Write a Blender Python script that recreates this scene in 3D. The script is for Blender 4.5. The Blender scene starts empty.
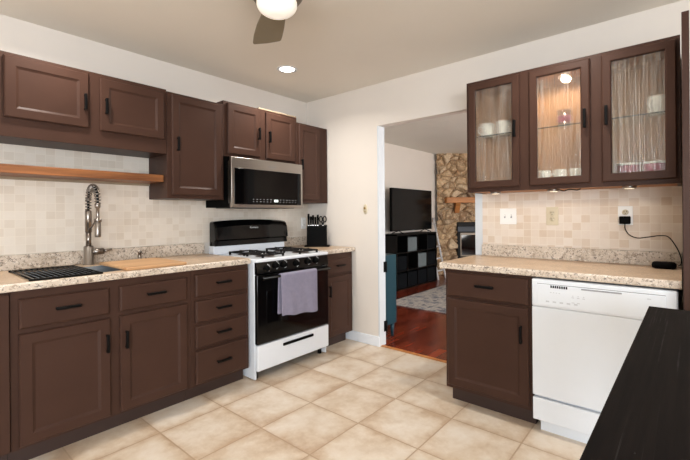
import bpy, bmesh, math, random
from mathutils import Vector, Matrix, noise

random.seed(7)
sc = bpy.context.scene
COL = sc.collection

# ------------------------------------------------------------------ camera
F_PX, CX, HY, H = 394.46, 345.0, 214.755, 1.2316
yaw, roll = math.radians(40.5278), -0.0079
fw = Vector((math.cos(yaw), math.sin(yaw), 0))
r0 = Vector((fw.y, -fw.x, 0)); u0 = Vector((0, 0, 1))
rt = math.cos(roll)*r0 + math.sin(roll)*u0
up = -math.sin(roll)*r0 + math.cos(roll)*u0
cam_d = bpy.data.cameras.new('camera')
cam_d.sensor_fit = 'HORIZONTAL'; cam_d.sensor_width = 36.0
cam_d.lens = F_PX*36.0/690.0
cam_d.shift_y = -(230.0-HY)/690.0
cam_d.clip_start = 0.03
cam = bpy.data.objects.new('camera', cam_d); COL.objects.link(cam)
m = Matrix((rt, up, -fw)).transposed().to_4x4(); m.translation = (0, 0, H)
cam.matrix_world = m
sc.camera = cam

# ------------------------------------------------------------------ world, lights, exposure
sc.view_settings.view_transform = 'Standard'
sc.view_settings.look = 'None'
sc.view_settings.gamma = 1.0
sc.view_settings.use_curve_mapping = False
sc.view_settings.exposure = -0.06
w = bpy.data.worlds.new('sky'); sc.world = w; w.use_nodes = True
w.node_tree.nodes['Background'].inputs[0].default_value = (0.75, 0.86, 1.0, 1)
w.node_tree.nodes['Background'].inputs[1].default_value = 1.0

def area_light(name, loc, direction, sx, sy, power, color, spread=180):
    d = bpy.data.lights.new(name, 'AREA'); d.shape = 'RECTANGLE'; d.size = sx; d.size_y = sy
    d.energy = power; d.color = color; d.spread = math.radians(spread)
    o = bpy.data.objects.new(name, d); COL.objects.link(o); o.location = loc
    o.rotation_euler = Vector(direction).to_track_quat('-Z', 'Z').to_euler()
    return o
DAY = (0.87, 0.935, 1.0)
area_light('daylight_west_window', (-2.44, -1.1, 1.45), (1, 0.25, 0.22), 1.6, 1.2, 120, DAY)
area_light('daylight_south_window', (-1.2, -2.24, 1.45), (0.25, 1, 0.22), 1.9, 1.2, 120, DAY)
area_light('daylight_living_window', (4.1, -2.44, 1.35), (0.6, 1, 0.25), 1.7, 1.5, 190, (1.0, 0.98, 0.95))

# ------------------------------------------------------------------ materials
def lin(c):
    return tuple(((v/255)/12.92 if v/255 <= 0.04045 else ((v/255+0.055)/1.055)**2.4) for v in c) + (1.0,)

class NT:
    """small node-tree helper"""
    def __init__(s, name):
        s.m = bpy.data.materials.new(name); s.m.use_nodes = True
        s.t = s.m.node_tree; s.b = s.t.nodes['Principled BSDF']
    def n(s, kind, ins=None, **props):
        nd = s.t.nodes.new(kind)
        for k, v in props.items(): setattr(nd, k, v)
        for k, v in (ins or {}).items():
            if isinstance(v, bpy.types.NodeSocket): s.t.links.new(v, nd.inputs[k])
            else: nd.inputs[k].default_value = v
        return nd
    def link(s, a, b): s.t.links.new(a, b)
    def coord(s, scale=(1, 1, 1), loc=(0, 0, 0), rot=(0, 0, 0)):
        c = s.n('ShaderNodeTexCoord')
        return s.n('ShaderNodeMapping', {'Vector': c.outputs['Object'], 'Scale': scale, 'Location': loc, 'Rotation': rot}).outputs[0]
    def noise(s, vec, scale, detail=3, rough=0.5):
        return s.n('ShaderNodeTexNoise', {'Vector': vec, 'Scale': scale, 'Detail': detail, 'Roughness': rough}).outputs['Fac']
    def ramp(s, fac, stops, interp='LINEAR'):
        r = s.n('ShaderNodeValToRGB', {'Fac': fac}); cr = r.color_ramp; cr.interpolation = interp
        while len(cr.elements) < len(stops): cr.elements.new(0.5)
        for e, (p, c) in zip(cr.elements, stops):
            e.position = p; e.color = c if len(c) == 4 else lin(c)
        return r.outputs[0]
    def mix(s, f, a, b, blend='MIX'):
        x = s.n('ShaderNodeMix', data_type='RGBA', blend_type=blend)
        for i, v in ((0, f), (6, a), (7, b)):
            if isinstance(v, bpy.types.NodeSocket): s.link(v, x.inputs[i])
            else: x.inputs[i].default_value = v if i == 0 else (v if len(v) == 4 else lin(v))
        return x.outputs[2]
    def math(s, op, a, b=0.0, c=None):
        x = s.n('ShaderNodeMath', operation=op)
        for i, v in enumerate((a, b, c)):
            if v is None: continue
            if isinstance(v, bpy.types.NodeSocket): s.link(v, x.inputs[i])
            else: x.inputs[i].default_value = v
        return x.outputs[0]
    def bump(s, h, strength=0.2, dist=0.002):
        b = s.n('ShaderNodeBump', {'Height': h, 'Strength': strength, 'Distance': dist})
        s.link(b.outputs[0], s.b.inputs['Normal']); return b.outputs[0]
    def base(s, c):
        if isinstance(c, bpy.types.NodeSocket): s.link(c, s.b.inputs['Base Color'])
        else: s.b.inputs['Base Color'].default_value = c if len(c) == 4 else lin(c)
    def set(s, **k):
        for a, v in k.items(): s.b.inputs[a.replace('_', ' ')].default_value = v
        return s

def plain(name, rgb, rough=0.5, metal=0.0, var=0.06, scale=14, bump=0.05, spec=0.5):
    t = NT(name); v = t.coord()
    f = t.noise(v, scale, 3)
    a = [x*(1-var) for x in lin(rgb)[:3]]+[1]; b = [min(1, x*(1+var)) for x in lin(rgb)[:3]]+[1]
    t.base(t.mix(f, tuple(a), tuple(b)))
    t.set(Roughness=rough, Metallic=metal)
    t.b.inputs['Specular IOR Level'].default_value = spec
    if bump: t.bump(t.noise(v, scale*9, 2), bump, 0.001)
    return t.m

def glow(name, rgb, strength):
    t = NT(name); t.base(rgb); v = t.coord(); f = t.noise(v, 6, 1)
    t.b.inputs['Emission Color'].default_value = lin(rgb)
    t.link(t.math('MULTIPLY_ADD', f, strength*0.04, strength), t.b.inputs['Emission Strength'])
    return t.m

def wood(name, dark, light, scale=1.0, axis=0, rough=0.45, bump=0.1, spec=0.4):
    t = NT(name); s = [26*scale]*3; s[axis] = 1.6*scale
    v = t.coord(scale=tuple(s))
    f = t.noise(v, 1.0, 6, 0.6)
    t.base(t.ramp(f, [(0.3, dark), (0.7, light)])); t.set(Roughness=rough)
    t.b.inputs['Specular IOR Level'].default_value = spec
    t.bump(f, bump, 0.002); return t.m

def cabinet_paint():
    t = NT('brown_cabinet_paint'); v = t.coord(scale=(60, 60, 6)); g = t.noise(v, 1, 4)
    v2 = t.coord(); n = t.noise(v2, 5, 4)
    c = t.mix(n, (58, 39, 31.5), (71, 49, 40))
    c = t.mix(t.math('MULTIPLY', t.math('GREATER_THAN', t.noise(v2, 38, 5, 0.7), 0.735), 0.35), c, (112, 86, 74))
    t.base(c); t.set(Roughness=0.42); t.b.inputs['Specular IOR Level'].default_value = 0.14; t.bump(g, 0.12, 0.0015); return t.m

def counter_laminate(name='speckled_grey_laminate', lo=(190, 174, 156), hi=(216, 203, 188), k=1.0):
    t = NT(name); v = t.coord()
    big = t.noise(v, 9, 4, 0.6)
    c = t.ramp(big, [(0.3, lo), (0.7, hi)])
    s1 = t.noise(v, 48, 4, 0.65)
    c = t.mix(t.math('MULTIPLY', t.math('LESS_THAN', s1, 0.44), 0.7*k), c, (152, 134, 116))
    s2 = t.noise(t.coord(loc=(3, 1, 2)), 78, 3, 0.6)
    c = t.mix(t.math('MULTIPLY', t.math('LESS_THAN', s2, 0.40), 0.7*k), c, (80, 68, 61))
    s3 = t.noise(t.coord(loc=(7, 5, 1)), 80, 3, 0.6)
    c = t.mix(t.math('MULTIPLY', t.math('GREATER_THAN', s3, 0.62), 0.6*k), c, (238, 230, 220))
    t.base(c); t.set(Roughness=0.33); return t.m

def wall_tiles(name, a, b, axis, off):
    """two inch tumbled stone tiles; axis: world axis that runs along the wall"""
    t = NT(name); P = 0.0515
    c = t.n('ShaderNodeTexCoord').outputs['Object']
    sp = t.n('ShaderNodeSeparateXYZ', {'Vector': c})
    u = t.math('DIVIDE', t.math('SUBTRACT', sp.outputs[axis], off[0]), P)
    z = t.math('DIVIDE', t.math('SUBTRACT', sp.outputs[2], off[1]), P)
    fu, fz = t.math('FLOOR', u), t.math('FLOOR', z)
    wn = t.n('ShaderNodeTexWhiteNoise', {'Vector': t.n('ShaderNodeCombineXYZ', {'X': fu, 'Y': fz}).outputs[0]}, noise_dimensions='2D').outputs['Value']
    du = t.math('ABSOLUTE', t.math('SUBTRACT', t.math('FRACT', u), 0.5))
    dz = t.math('ABSOLUTE', t.math('SUBTRACT', t.math('FRACT', z), 0.5))
    grout = t.math('GREATER_THAN', t.math('MAXIMUM', du, dz), 0.468)
    n = t.noise(c, 30, 4, 0.6)
    col = t.mix(t.math('MULTIPLY_ADD', n, 0.35, t.math('MULTIPLY', t.math('POWER', wn, 1.6), 0.75)), a, b)
    col = t.mix(t.math('MULTIPLY', grout, 0.75), col, (228, 218, 204))
    t.base(col); t.set(Roughness=0.5)
    t.bump(t.math('MULTIPLY_ADD', n, 0.2, t.math('SUBTRACT', 1.0, grout)), 0.25, 0.002); return t.m

def floor_tiles():
    t = NT('beige_ceramic_floor_tiles'); P = 0.4
    c = t.n('ShaderNodeTexCoord').outputs['Object']
    sp = t.n('ShaderNodeSeparateXYZ', {'Vector': c})
    u = t.math('DIVIDE', t.math('SUBTRACT', sp.outputs[0], 0.215), P)
    v = t.math('DIVIDE', t.math('SUBTRACT', sp.outputs[1], 0.262), P)
    cell = t.n('ShaderNodeCombineXYZ', {'X': t.math('FLOOR', u), 'Y': t.math('FLOOR', v)}).outputs[0]
    wn = t.n('ShaderNodeTexWhiteNoise', {'Vector': cell}, noise_dimensions='2D')
    du = t.math('ABSOLUTE', t.math('SUBTRACT', t.math('FRACT', u), 0.5))
    dv = t.math('ABSOLUTE', t.math('SUBTRACT', t.math('FRACT', v), 0.5))
    e = t.math('MAXIMUM', du, dv)
    grout = t.math('GREATER_THAN', e, 0.4905)
    vv = t.n('ShaderNodeVectorMath', {0: c, 1: wn.outputs['Color']}, operation='ADD').outputs[0]
    vv2 = t.n('ShaderNodeVectorMath', {0: t.n('ShaderNodeVectorMath', {0: cell, 1: (3.7, 5.3, 0)}, operation='MULTIPLY').outputs[0], 1: vv}, operation='ADD').outputs[0]
    n = t.noise(vv2, 4.0, 5, 0.6); n2 = t.noise(vv2, 22, 5, 0.65)
    # mottling printed on the tile: pale in the middle, tan towards the rim
    f = t.math('ADD', t.math('MULTIPLY', n, 1.35), t.math('MULTIPLY_ADD', n2, 0.35, -0.36))
    f = t.math('SUBTRACT', f, t.math('MULTIPLY', t.math('POWER', t.math('MULTIPLY', e, 2.0), 5.0), 0.30))
    f = t.math('ADD', f, t.math('MULTIPLY_ADD', wn.outputs['Value'], 0.12, -0.06))
    col = t.ramp(f, [(0.14, (190, 164, 138)), (0.34, (208, 188, 165)), (0.54, (220, 205, 187)), (0.76, (228, 217, 203))])
    col = t.mix(t.math('MULTIPLY', grout, 0.8), col, (174, 147, 121))
    t.base(col); t.set(Roughness=0.38)
    t.bump(t.math('MULTIPLY_ADD', n2, 0.15, t.math('SUBTRACT', 1.0, grout)), 0.25, 0.003); return t.m

def floor_boards():
    t = NT('red_brown_floor_boards')
    c = t.coord()
    br = t.n('ShaderNodeTexBrick', {'Vector': c, 'Color1': lin((72, 22, 12)), 'Color2': lin((150, 62, 34)), 'Mortar': lin((36, 12, 8)),
                                    'Scale': 1.0, 'Mortar Size': 0.0012, 'Brick Width': 1.1, 'Row Height': 0.085, 'Bias': -0.1}, offset=0.37)
    g = t.noise(t.coord(scale=(2.2, 22, 1)), 1, 5, 0.6)
    col = t.mix(0.4, br.outputs['Color'], t.ramp(g, [(0.3, (60, 18, 10)), (0.7, (146, 60, 32))]))
    t.base(col); t.set(Roughness=0.22); t.bump(g, 0.05, 0.002); return t.m

def stone():
    t = NT('tan_field_stone'); v = t.coord()
    n = t.noise(v, 6, 6, 0.6)
    vo = t.n('ShaderNodeAttribute', attribute_name='stone')
    c = t.ramp(vo.outputs['Fac'], [(0.0, (160, 132, 102)), (0.35, (222, 194, 156)), (0.6, (190, 160, 124)), (0.85, (232, 210, 178)), (1.0, (150, 130, 110))])
    c = t.mix(t.math('MULTIPLY', n, 0.5), c, (140, 108, 80))
    mo = t.n('ShaderNodeAttribute', attribute_name='joint')
    c = t.mix(t.math('MULTIPLY', mo.outputs['Fac'], 0.45), c, (122, 100, 80))
    c = t.mix(t.math('MULTIPLY', t.math('GREATER_THAN', t.noise(v, 13, 5, 0.7), 0.56), 0.45), c, (232, 208, 176))
    t.base(c); t.set(Roughness=0.85); t.bump(n, 0.8, 0.02); return t.m

def rain_glass():
    t = NT('ribbed_rain_glass')
    v = t.coord(scale=(110, 110, 1.8)); n = t.noise(v, 1, 2, 0.5)
    bp = t.n('ShaderNodeBump', {'Height': n, 'Strength': 0.6, 'Distance': 0.005}).outputs[0]
    rf = t.n('ShaderNodeBsdfRefraction', {'Color': (0.95, 0.95, 0.93, 1), 'Roughness': 0.03, 'IOR': 1.3, 'Normal': bp})
    tr = t.n('ShaderNodeBsdfTransparent', {'Color': (0.95, 0.95, 0.93, 1)})
    gl = t.n('ShaderNodeBsdfGlossy', {'Roughness': 0.12, 'Normal': bp})
    st = t.noise(t.coord(scale=(190, 190, 3.2), loc=(2, 7, 1)), 1, 2, 0.5)
    fs = t.n('ShaderNodeMapRange', {'Value': st, 'From Min': 0.48, 'From Max': 0.72, 'To Min': 0.0, 'To Max': 0.24}).outputs[0]  # pale streaks painted in for the light that the ribs refract
    di = t.n('ShaderNodeAddShader', {0: t.n('ShaderNodeBsdfDiffuse', {'Color': (0.62, 0.6, 0.57, 1)}).outputs[0], 1: t.n('ShaderNodeBsdfTranslucent', {'Color': (0.3, 0.29, 0.27, 1)}).outputs[0]}).outputs[0]
    m1 = t.n('ShaderNodeMixShader', {0: 0.55, 1: tr.outputs[0], 2: rf.outputs[0]})
    m2 = t.n('ShaderNodeMixShader', {0: 0.045, 1: t.n('ShaderNodeMixShader', {0: fs, 1: m1.outputs[0], 2: di}).outputs[0], 2: gl.outputs[0]})
    out = t.t.nodes['Material Output']; t.link(m2.outputs[0], out.inputs['Surface']); return t.m

def clear_glass(name='clear_shelf_glass', tint=(0.96, 0.98, 0.97, 1), gloss=0.04):
    t = NT(name); n = t.noise(t.coord(), 3, 1)
    tr = t.n('ShaderNodeBsdfTransparent', {'Color': tint})
    gl = t.n('ShaderNodeBsdfGlossy', {'Roughness': t.math('MULTIPLY_ADD', n, 0.02, 0.04)})
    m2 = t.n('ShaderNodeMixShader', {0: gloss, 1: tr.outputs[0], 2: gl.outputs[0]})
    t.link(m2.outputs[0], t.t.nodes['Material Output'].inputs['Surface']); return t.m

def table_black():
    t = NT('worn_black_painted_wood')
    g = t.noise(t.coord(scale=(3, 70, 10)), 1, 6, 0.65)
    c = t.ramp(g, [(0.3, (13, 10, 9)), (0.75, (27, 21, 19))])
    def soft(v, a, b_): return t.n('ShaderNodeMapRange', {'Value': v, 'From Min': a, 'From Max': b_}).outputs[0]
    sc_ = t.noise(t.coord(scale=(1.1, 120, 1), loc=(0.4, 0.1, 0)), 1, 4, 0.65)
    pt = t.noise(t.coord(), 7, 4, 0.6)
    f = t.math('MULTIPLY', t.math('MULTIPLY', soft(sc_, 0.58, 0.72), soft(pt, 0.42, 0.62)), 0.14)
    c = t.mix(f, c, (150, 146, 146))
    sp = t.math('MULTIPLY', soft(t.noise(t.coord(scale=(30, 45, 1)), 1, 4, 0.7), 0.70, 0.78), 0.16)
    c = t.mix(sp, c, (165, 165, 168))
    t.base(c); t.set(Roughness=0.75); t.b.inputs['Specular IOR Level'].default_value = 0.06
    t.bump(g, 0.25, 0.002); return t.m

def rug_mat():
    t = NT('faded_grey_blue_rug'); v = t.coord()
    n = t.noise(v, 5, 7, 0.7); n2 = t.noise(t.coord(scale=(3, 9, 1)), 1.5, 6, 0.7)
    c = t.ramp(n, [(0.36, (64, 72, 90)), (0.46, (140, 142, 148)), (0.54, (196, 190, 184)), (0.64, (92, 98, 112))])
    c = t.mix(t.math('MULTIPLY', t.math('GREATER_THAN', n2, 0.58), 0.45), c, (205, 200, 194))
    t.base(c); t.set(Roughness=0.95); t.bump(t.noise(v, 180, 2), 0.4, 0.004); return t.m

def towel_mat():
    t = NT('lilac_terry_cloth'); v = t.coord(); n = t.noise(v, 24, 5, 0.7)
    t.base(t.mix(n, (120, 116, 136), (150, 146, 166))); t.set(Roughness=0.95)
    t.bump(t.noise(v, 320, 3, 0.7), 0.6, 0.003); return t.m

def steel(name, rgb=(176, 170, 164), rough=0.3, axis=0):
    t = NT(name); s = [260, 260, 260]; s[axis] = 3
    n = t.noise(t.coord(scale=tuple(s)), 1, 3)
    t.base(t.mix(n, tuple(int(x*0.93) for x in rgb), rgb)); t.set(Metallic=1.0, Roughness=rough)
    t.bump(n, 0.04, 0.0005); return t.m

def ceiling_mat(name, rgb, sc_=55, st=0.25):
    t = NT(name); v = t.coord(); t.base(t.mix(t.noise(v, 2.0, 4), tuple(int(x*0.975) for x in rgb), rgb)); t.set(Roughness=0.9)
    t.bump(t.noise(v, sc_, 4, 0.6), st, 0.004); return t.m

M = dict(
    brown=cabinet_paint(), toe=plain('dark_brown_toe_kick', (52, 34, 28), 0.6),
    black=plain('black_metal', (9, 8, 8), 0.45, spec=0.12), blackgloss=plain('black_enamel', (6, 6, 7), 0.12, var=0.02, bump=0, spec=0.35),
    blackglass=plain('black_oven_glass', (4, 4, 5), 0.05, var=0.02, bump=0, spec=0.3), iron=plain('black_cast_iron', (14, 12, 12), 0.6, bump=0.3, spec=0.25),
    blackplastic=plain('black_plastic', (7, 7, 7), 0.6, spec=0.05, bump=0), counter=counter_laminate(), countertop=counter_laminate('warm_lit_laminate', (180, 152, 124), (204, 178, 150), 0.5),  # second laminate: same material with warm ceiling light tinted into its colour
    wall=ceiling_mat('cream_wall_paint', (226, 218, 209), 90, 0.08), ceil=ceiling_mat('beige_ceiling_paint', (238, 231, 220), 40, 0.12),
    lceil=ceiling_mat('textured_grey_ceiling', (242, 239, 230), 16, 0.9), lwall=ceiling_mat('living_room_wall_paint', (236, 228, 219), 90, 0.08),
    tileA=wall_tiles('pale_stone_wall_tiles', (226, 217, 205), (211, 198, 182), 0, (1.035, 1.063)),
    tileB=wall_tiles('warm_stone_wall_tiles', (226, 215, 203), (208, 188, 167), 1, (0.044, 1.064)),
    floor=floor_tiles(), boards=floor_boards(), white=plain('white_trim_paint', (208, 213, 218), 0.45, var=0.02),
    enamel=plain('white_enamel', (228, 233, 240), 0.2, var=0.015, bump=0), dw=plain('white_appliance_plastic', (226, 231, 237), 0.28, var=0.015, bump=0),
    grey=plain('grey_print', (150, 152, 156), 0.5), darkgrey=plain('dim_grey_print', (105, 108, 112), 0.5, bump=0), greymark=plain('pale_grey_print', (196, 200, 206), 0.5, bump=0),
    steel=steel('brushed_steel'), steeld=steel('brushed_nickel', (150, 143, 136), 0.28, 2), sink=steel('steel_sink', (196, 204, 212), 0.5),
    shelf=wood('oak_shelf_wood', (84, 46, 22), (162, 104, 60), 1.3, 0), board=wood('maple_board_wood', (168, 124, 84), (206, 166, 122), 0.8, 0, 0.55, 0.04),
    lining=wood('tan_cabinet_lining', (176, 134, 100), (202, 162, 126), 0.8, 2, 0.6, 0.03), mantel=wood('orange_pine_mantel', (156, 96, 46), (198, 134, 74), 0.7, 0, 0.5),
    underwood=wood('raw_plywood_underside', (150, 98, 58), (190, 134, 88), 0.8, 0, 0.6),
    rain=rain_glass(), clear=clear_glass(), tumbler=clear_glass('tumbler_glass', (0.92, 0.9, 0.9, 1), 0.25),
    table=table_black(), rug=rug_mat(), towel=towel_mat(), stone=stone(),
    teal=plain('teal_lacquer', (24, 60, 72), 0.4, spec=0.3), tv=plain('television_screen', (10, 13, 15), 0.12, var=0.02, bump=0, spec=0.2),
    greybin=plain('grey_fabric_bin', (104, 114, 118), 0.9, bump=0.3), darkbin=plain('charcoal_fabric_bin', (16, 19, 23), 0.9, bump=0.3, spec=0.1),
    espresso=plain('black_brown_laminate', (9, 8, 8), 0.4, spec=0.15), whiteladder=plain('pale_grey_paint', (206, 206, 208), 0.6),
    mug=plain('white_glazed_china', (232, 228, 220), 0.25, var=0.02, bump=0), pink=plain('raspberry_glaze', (150, 62, 84), 0.3, bump=0),
    ivory=plain('ivory_plastic', (206, 194, 168), 0.4, var=0.02, bump=0), plate=plain('white_plastic', (236, 236, 234), 0.35, var=0.02, bump=0),
    brass=plain('aged_brass', (168, 140, 92), 0.35, 0.9), fan=plain('taupe_fan_blade', (138, 127, 107), 0.5), fanbody=plain('brushed_taupe_housing', (120, 108, 94), 0.4, 0.3),
    glassedge=plain('dark_green_glass_edge', (44, 58, 52), 0.2, bump=0), globe=glow('frosted_glass_globe', (246, 238, 226), 0.45), canlight=glow('recessed_lamp_lens', (255, 244, 226), 14.0),
    puck=glow('puck_light_lens', (255, 236, 208), 0.9), clock=glow('lit_clock_digits', (226, 240, 236), 1.4), mark=plain('white_print', (225, 226, 228), 0.5, bump=0),
    copper=plain('brown_grate_enamel', (58, 42, 34), 0.5), soot=plain('dark_firebox', (12, 12, 13), 0.6),
    bluehood=plain('blue_black_steel', (34, 44, 58), 0.5), dust=plain('beige_paper_strip', (150, 132, 110), 0.8),
    slot=plain('dark_gap', (12, 10, 10), 0.8),
)

# ------------------------------------------------------------------ mesh builder
class MB:
    def __init__(s): s.b = bmesh.new(); s.mi = 0; s.smooth = False
    def _f(s, vs):
        try:
            f = s.b.faces.new(vs); f.material_index = s.mi; f.smooth = s.smooth; return f
        except ValueError: return None
    def box(s, x0, x1, y0, y1, z0, z1, bev=0.0, seg=2):
        if x0 > x1: x0, x1 = x1, x0
        if y0 > y1: y0, y1 = y1, y0
        if z0 > z1: z0, z1 = z1, z0
        v = [s.b.verts.new(p) for p in ((x0,y0,z0),(x1,y0,z0),(x1,y1,z0),(x0,y1,z0),(x0,y0,z1),(x1,y0,z1),(x1,y1,z1),(x0,y1,z1))]
        fs = [s._f([v[i] for i in q]) for q in ((3,2,1,0),(4,5,6,7),(0,1,5,4),(1,2,6,5),(2,3,7,6),(3,0,4,7))]
        if bev:
            es = list({e for f in fs for e in f.edges})
            r = bmesh.ops.bevel(s.b, geom=es, offset=bev, segments=seg, affect='EDGES', profile=0.5)
            for f in r['faces']: f.material_index = s.mi; f.smooth = True
        return s
    def loft(s, rings, close_start=True, close_end=True, loop=False, cyclic=True):
        R = [[s.b.verts.new(p) for p in r] for r in rings]; n = len(R[0])
        pairs = list(zip(R, R[1:])) + ([(R[-1], R[0])] if loop else [])
        for a, b in pairs:
            for i in range(n if cyclic else n-1):
                j = (i+1) % n; s._f([a[i], a[j], b[j], b[i]])
        if close_start and not loop: s._f(list(reversed(R[0])))
        if close_end and not loop: s._f(R[-1])
        return s
    def tube(s, pts, r, seg=10, caps=True):
        pts = [Vector(p) for p in pts]; rings = []
        n = None
        for i, p in enumerate(pts):
            t = (pts[min(i+1, len(pts)-1)] - pts[max(i-1, 0)]).normalized()
            if n is None:
                n = t.orthogonal().normalized()
            else:
                n = (n - t*n.dot(t)); n = n.normalized() if n.length > 1e-6 else t.orthogonal().normalized()
            bnm = t.cross(n); rr = r[i] if isinstance(r, (list, tuple)) else r
            rings.append([p + (n*math.cos(2*math.pi*k/seg) + bnm*math.sin(2*math.pi*k/seg))*rr for k in range(seg)])
        sm = s.smooth; s.smooth = True; s.loft(rings, caps, caps); s.smooth = sm; return s
    def lathe(s, prof, c=(0,0,0), axis=(0,0,1), seg=24, caps=True):
        c = Vector(c); a = Vector(axis).normalized(); n = a.orthogonal().normalized(); b = a.cross(n)
        rings = [[c + a*h + (n*math.cos(2*math.pi*k/seg)+b*math.sin(2*math.pi*k/seg))*max(r, 1e-4) for k in range(seg)] for r, h in prof]
        sm = s.smooth; s.smooth = True; s.loft(rings, caps, caps); s.smooth = sm; return s
    def prism(s, poly, axis, a, b):
        """poly: 2-D outline; axis: 0,1,2 the extrusion axis; remaining axes in order take the outline"""
        def p(q, h):
            l = list(q); l.insert(axis, h); return l
        s.loft([[p(q, a) for q in poly], [p(q, b) for q in poly]]); return s
    def build(s, name, mats, parent=None, auto=True):
        bmesh.ops.remove_doubles(s.b, verts=s.b.verts, dist=1e-6)
        bmesh.ops.recalc_face_normals(s.b, faces=s.b.faces)
        me = bpy.data.meshes.new(name); s.b.to_mesh(me); s.b.free()
        for m_ in (mats if isinstance(mats, (list, tuple)) else [mats]): me.materials.append(M[m_] if isinstance(m_, str) else m_)
        o = bpy.data.objects.new(name, me); COL.objects.link(o)
        if parent is not None: o.parent = parent
        return o

def tag(o, label=None, cat=None, group=None, kind=None):
    if label: o['label'] = label
    if cat: o['category'] = cat
    if group: o['group'] = group
    if kind: o['kind'] = kind
    return o
def thing(name, label, cat, loc=(0,0,0), rz=0.0, group=None):
    o = bpy.data.objects.new(name, None); COL.objects.link(o); o.empty_display_size = 0.1
    o.location = loc; o.rotation_euler = (0, 0, rz); tag(o, label, cat, group); return o
def struct(name, mb, mat): return tag(mb.build(name, mat), kind='structure')
def text_mesh(name, body, size, mat, parent, loc, rot, depth=0.0004):
    cu = bpy.data.curves.new(name, 'FONT'); cu.body = body; cu.size = size; cu.align_x = 'CENTER'; cu.extrude = depth
    tmp = bpy.data.objects.new(name+'_source', cu); COL.objects.link(tmp)
    bpy.context.view_layer.update()
    me = bpy.data.meshes.new_from_object(tmp); bpy.data.objects.remove(tmp); bpy.data.curves.remove(cu)
    me.materials.append(M[mat]); o = bpy.data.objects.new(name, me); COL.objects.link(o)
    o.parent = parent; o.location = loc; o.rotation_euler = rot; return o
RB = -math.pi/2           # turn that makes a front face look along -x (right-hand wall)

# ------------------------------------------------------------------ dimensions
YA, XB, HC = 3.10, 2.997, 2.4514
YF, YT, YC, YU = 2.458, 2.529, 2.428, 2.79
XF, XT, XC, XU = 2.405, 2.469, 2.375, 2.687
XB2 = 3.092               # living-room side of the right-hand wall
OY0, OY1, OZ = 1.218, 2.157, 2.058   # the opening
LY, LX = 3.83, 8.6

# ------------------------------------------------------------------ the setting
b = MB(); b.box(-2.6, 3.03, -2.4, 3.25, -0.06, 0.0); struct('floor', b, 'floor')
b = MB(); b.box(3.03, LX+0.1, -2.6, LY+0.12, -0.06, -0.001); struct('floor_living', b, 'boards')
b = MB(); b.box(3.012, 3.05, OY0, OY1, -0.0005, 0.006, 0.002); struct('trim_threshold', b, 'mantel')
b = MB(); b.box(-2.6, XB+0.0475, -2.4, 3.25, HC, HC+0.08); struct('ceiling', b, 'ceil')
b = MB(); b.box(XB+0.0475, LX+0.1, -2.6, LY+0.12, HC, HC+0.08); struct('ceiling_living', b, 'lceil')
b = MB(); b.box(-2.6, XB, YA, YA+0.12, 0, HC); struct('wall_back', b, 'wall')
b = MB()
b.box(XB, XB2, OY1, LY+0.12, 0, HC); b.box(XB, XB2, -2.4, OY0, 0, HC); b.box(XB, XB2, OY0, OY1, OZ, HC)
struct('wall_right', b, 'wall')
b = MB(); b.box(-2.6, -2.48, -2.4, -1.9, 0, HC); b.box(-2.6, -2.48, -0.3, YA, 0, HC); b.box(-2.6, -2.48, -1.9, -0.3, 0, 0.85); b.box(-2.6, -2.48, -1.9, -0.3, 2.05, HC)
struct('wall_left', b, 'wall')
b = MB(); b.box(-2.48, -2.15, -2.4, -2.28, 0, HC); b.box(-0.25, XB, -2.4, -2.28, 0, HC); b.box(-2.15, -0.25, -2.4, -2.28, 0, 0.85); b.box(-2.15, -0.25, -2.4, -2.28, 2.05, HC)
struct('wall_front', b, 'wall')
def window_frame(name, alongx, a0, a1, at, z0, z1):
    b = MB()
    def bx(u0, u1, h0, h1, d0=-0.03, d1=0.03):
        if alongx: b.box(u0, u1, at+d0, at+d1, h0, h1, 0.004)
        else: b.box(at+d0, at+d1, u0, u1, h0, h1, 0.004)
    bx(a0, a0+0.05, z0, z1); bx(a1-0.05, a1, z0, z1); bx(a0, a1, z0, z0+0.05); bx(a0, a1, z1-0.05, z1)
    mid = (a0+a1)/2; bx(mid-0.025, mid+0.025, z0, z1)
    struct(name, b, 'white')
window_frame('window_1', False, -1.9, -0.3, -2.53, 0.85, 2.05)
window_frame('window_2', True, -2.15, -0.25, -2.33, 0.85, 2.05)
window_frame('window_3', True, 3.25, 4.95, -2.54, 0.6, 2.1)
b = MB(); b.box(XB2, LX, LY, LY+0.12, 0, HC); struct('wall_living_left', b, 'lwall')
b = MB(); b.box(LX, LX+0.1, -2.6, LY+0.12, 0, HC); struct('wall_living_far', b, 'lwall')
b = MB(); b.box(XB2, 3.25, -2.6, -2.48, 0, HC); b.box(4.95, LX, -2.6, -2.48, 0, HC); b.box(3.25, 4.95, -2.6, -2.48, 0, 0.6); b.box(3.25, 4.95, -2.6, -2.48, 2.1, HC)
struct('wall_living_right', b, 'lwall')
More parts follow.
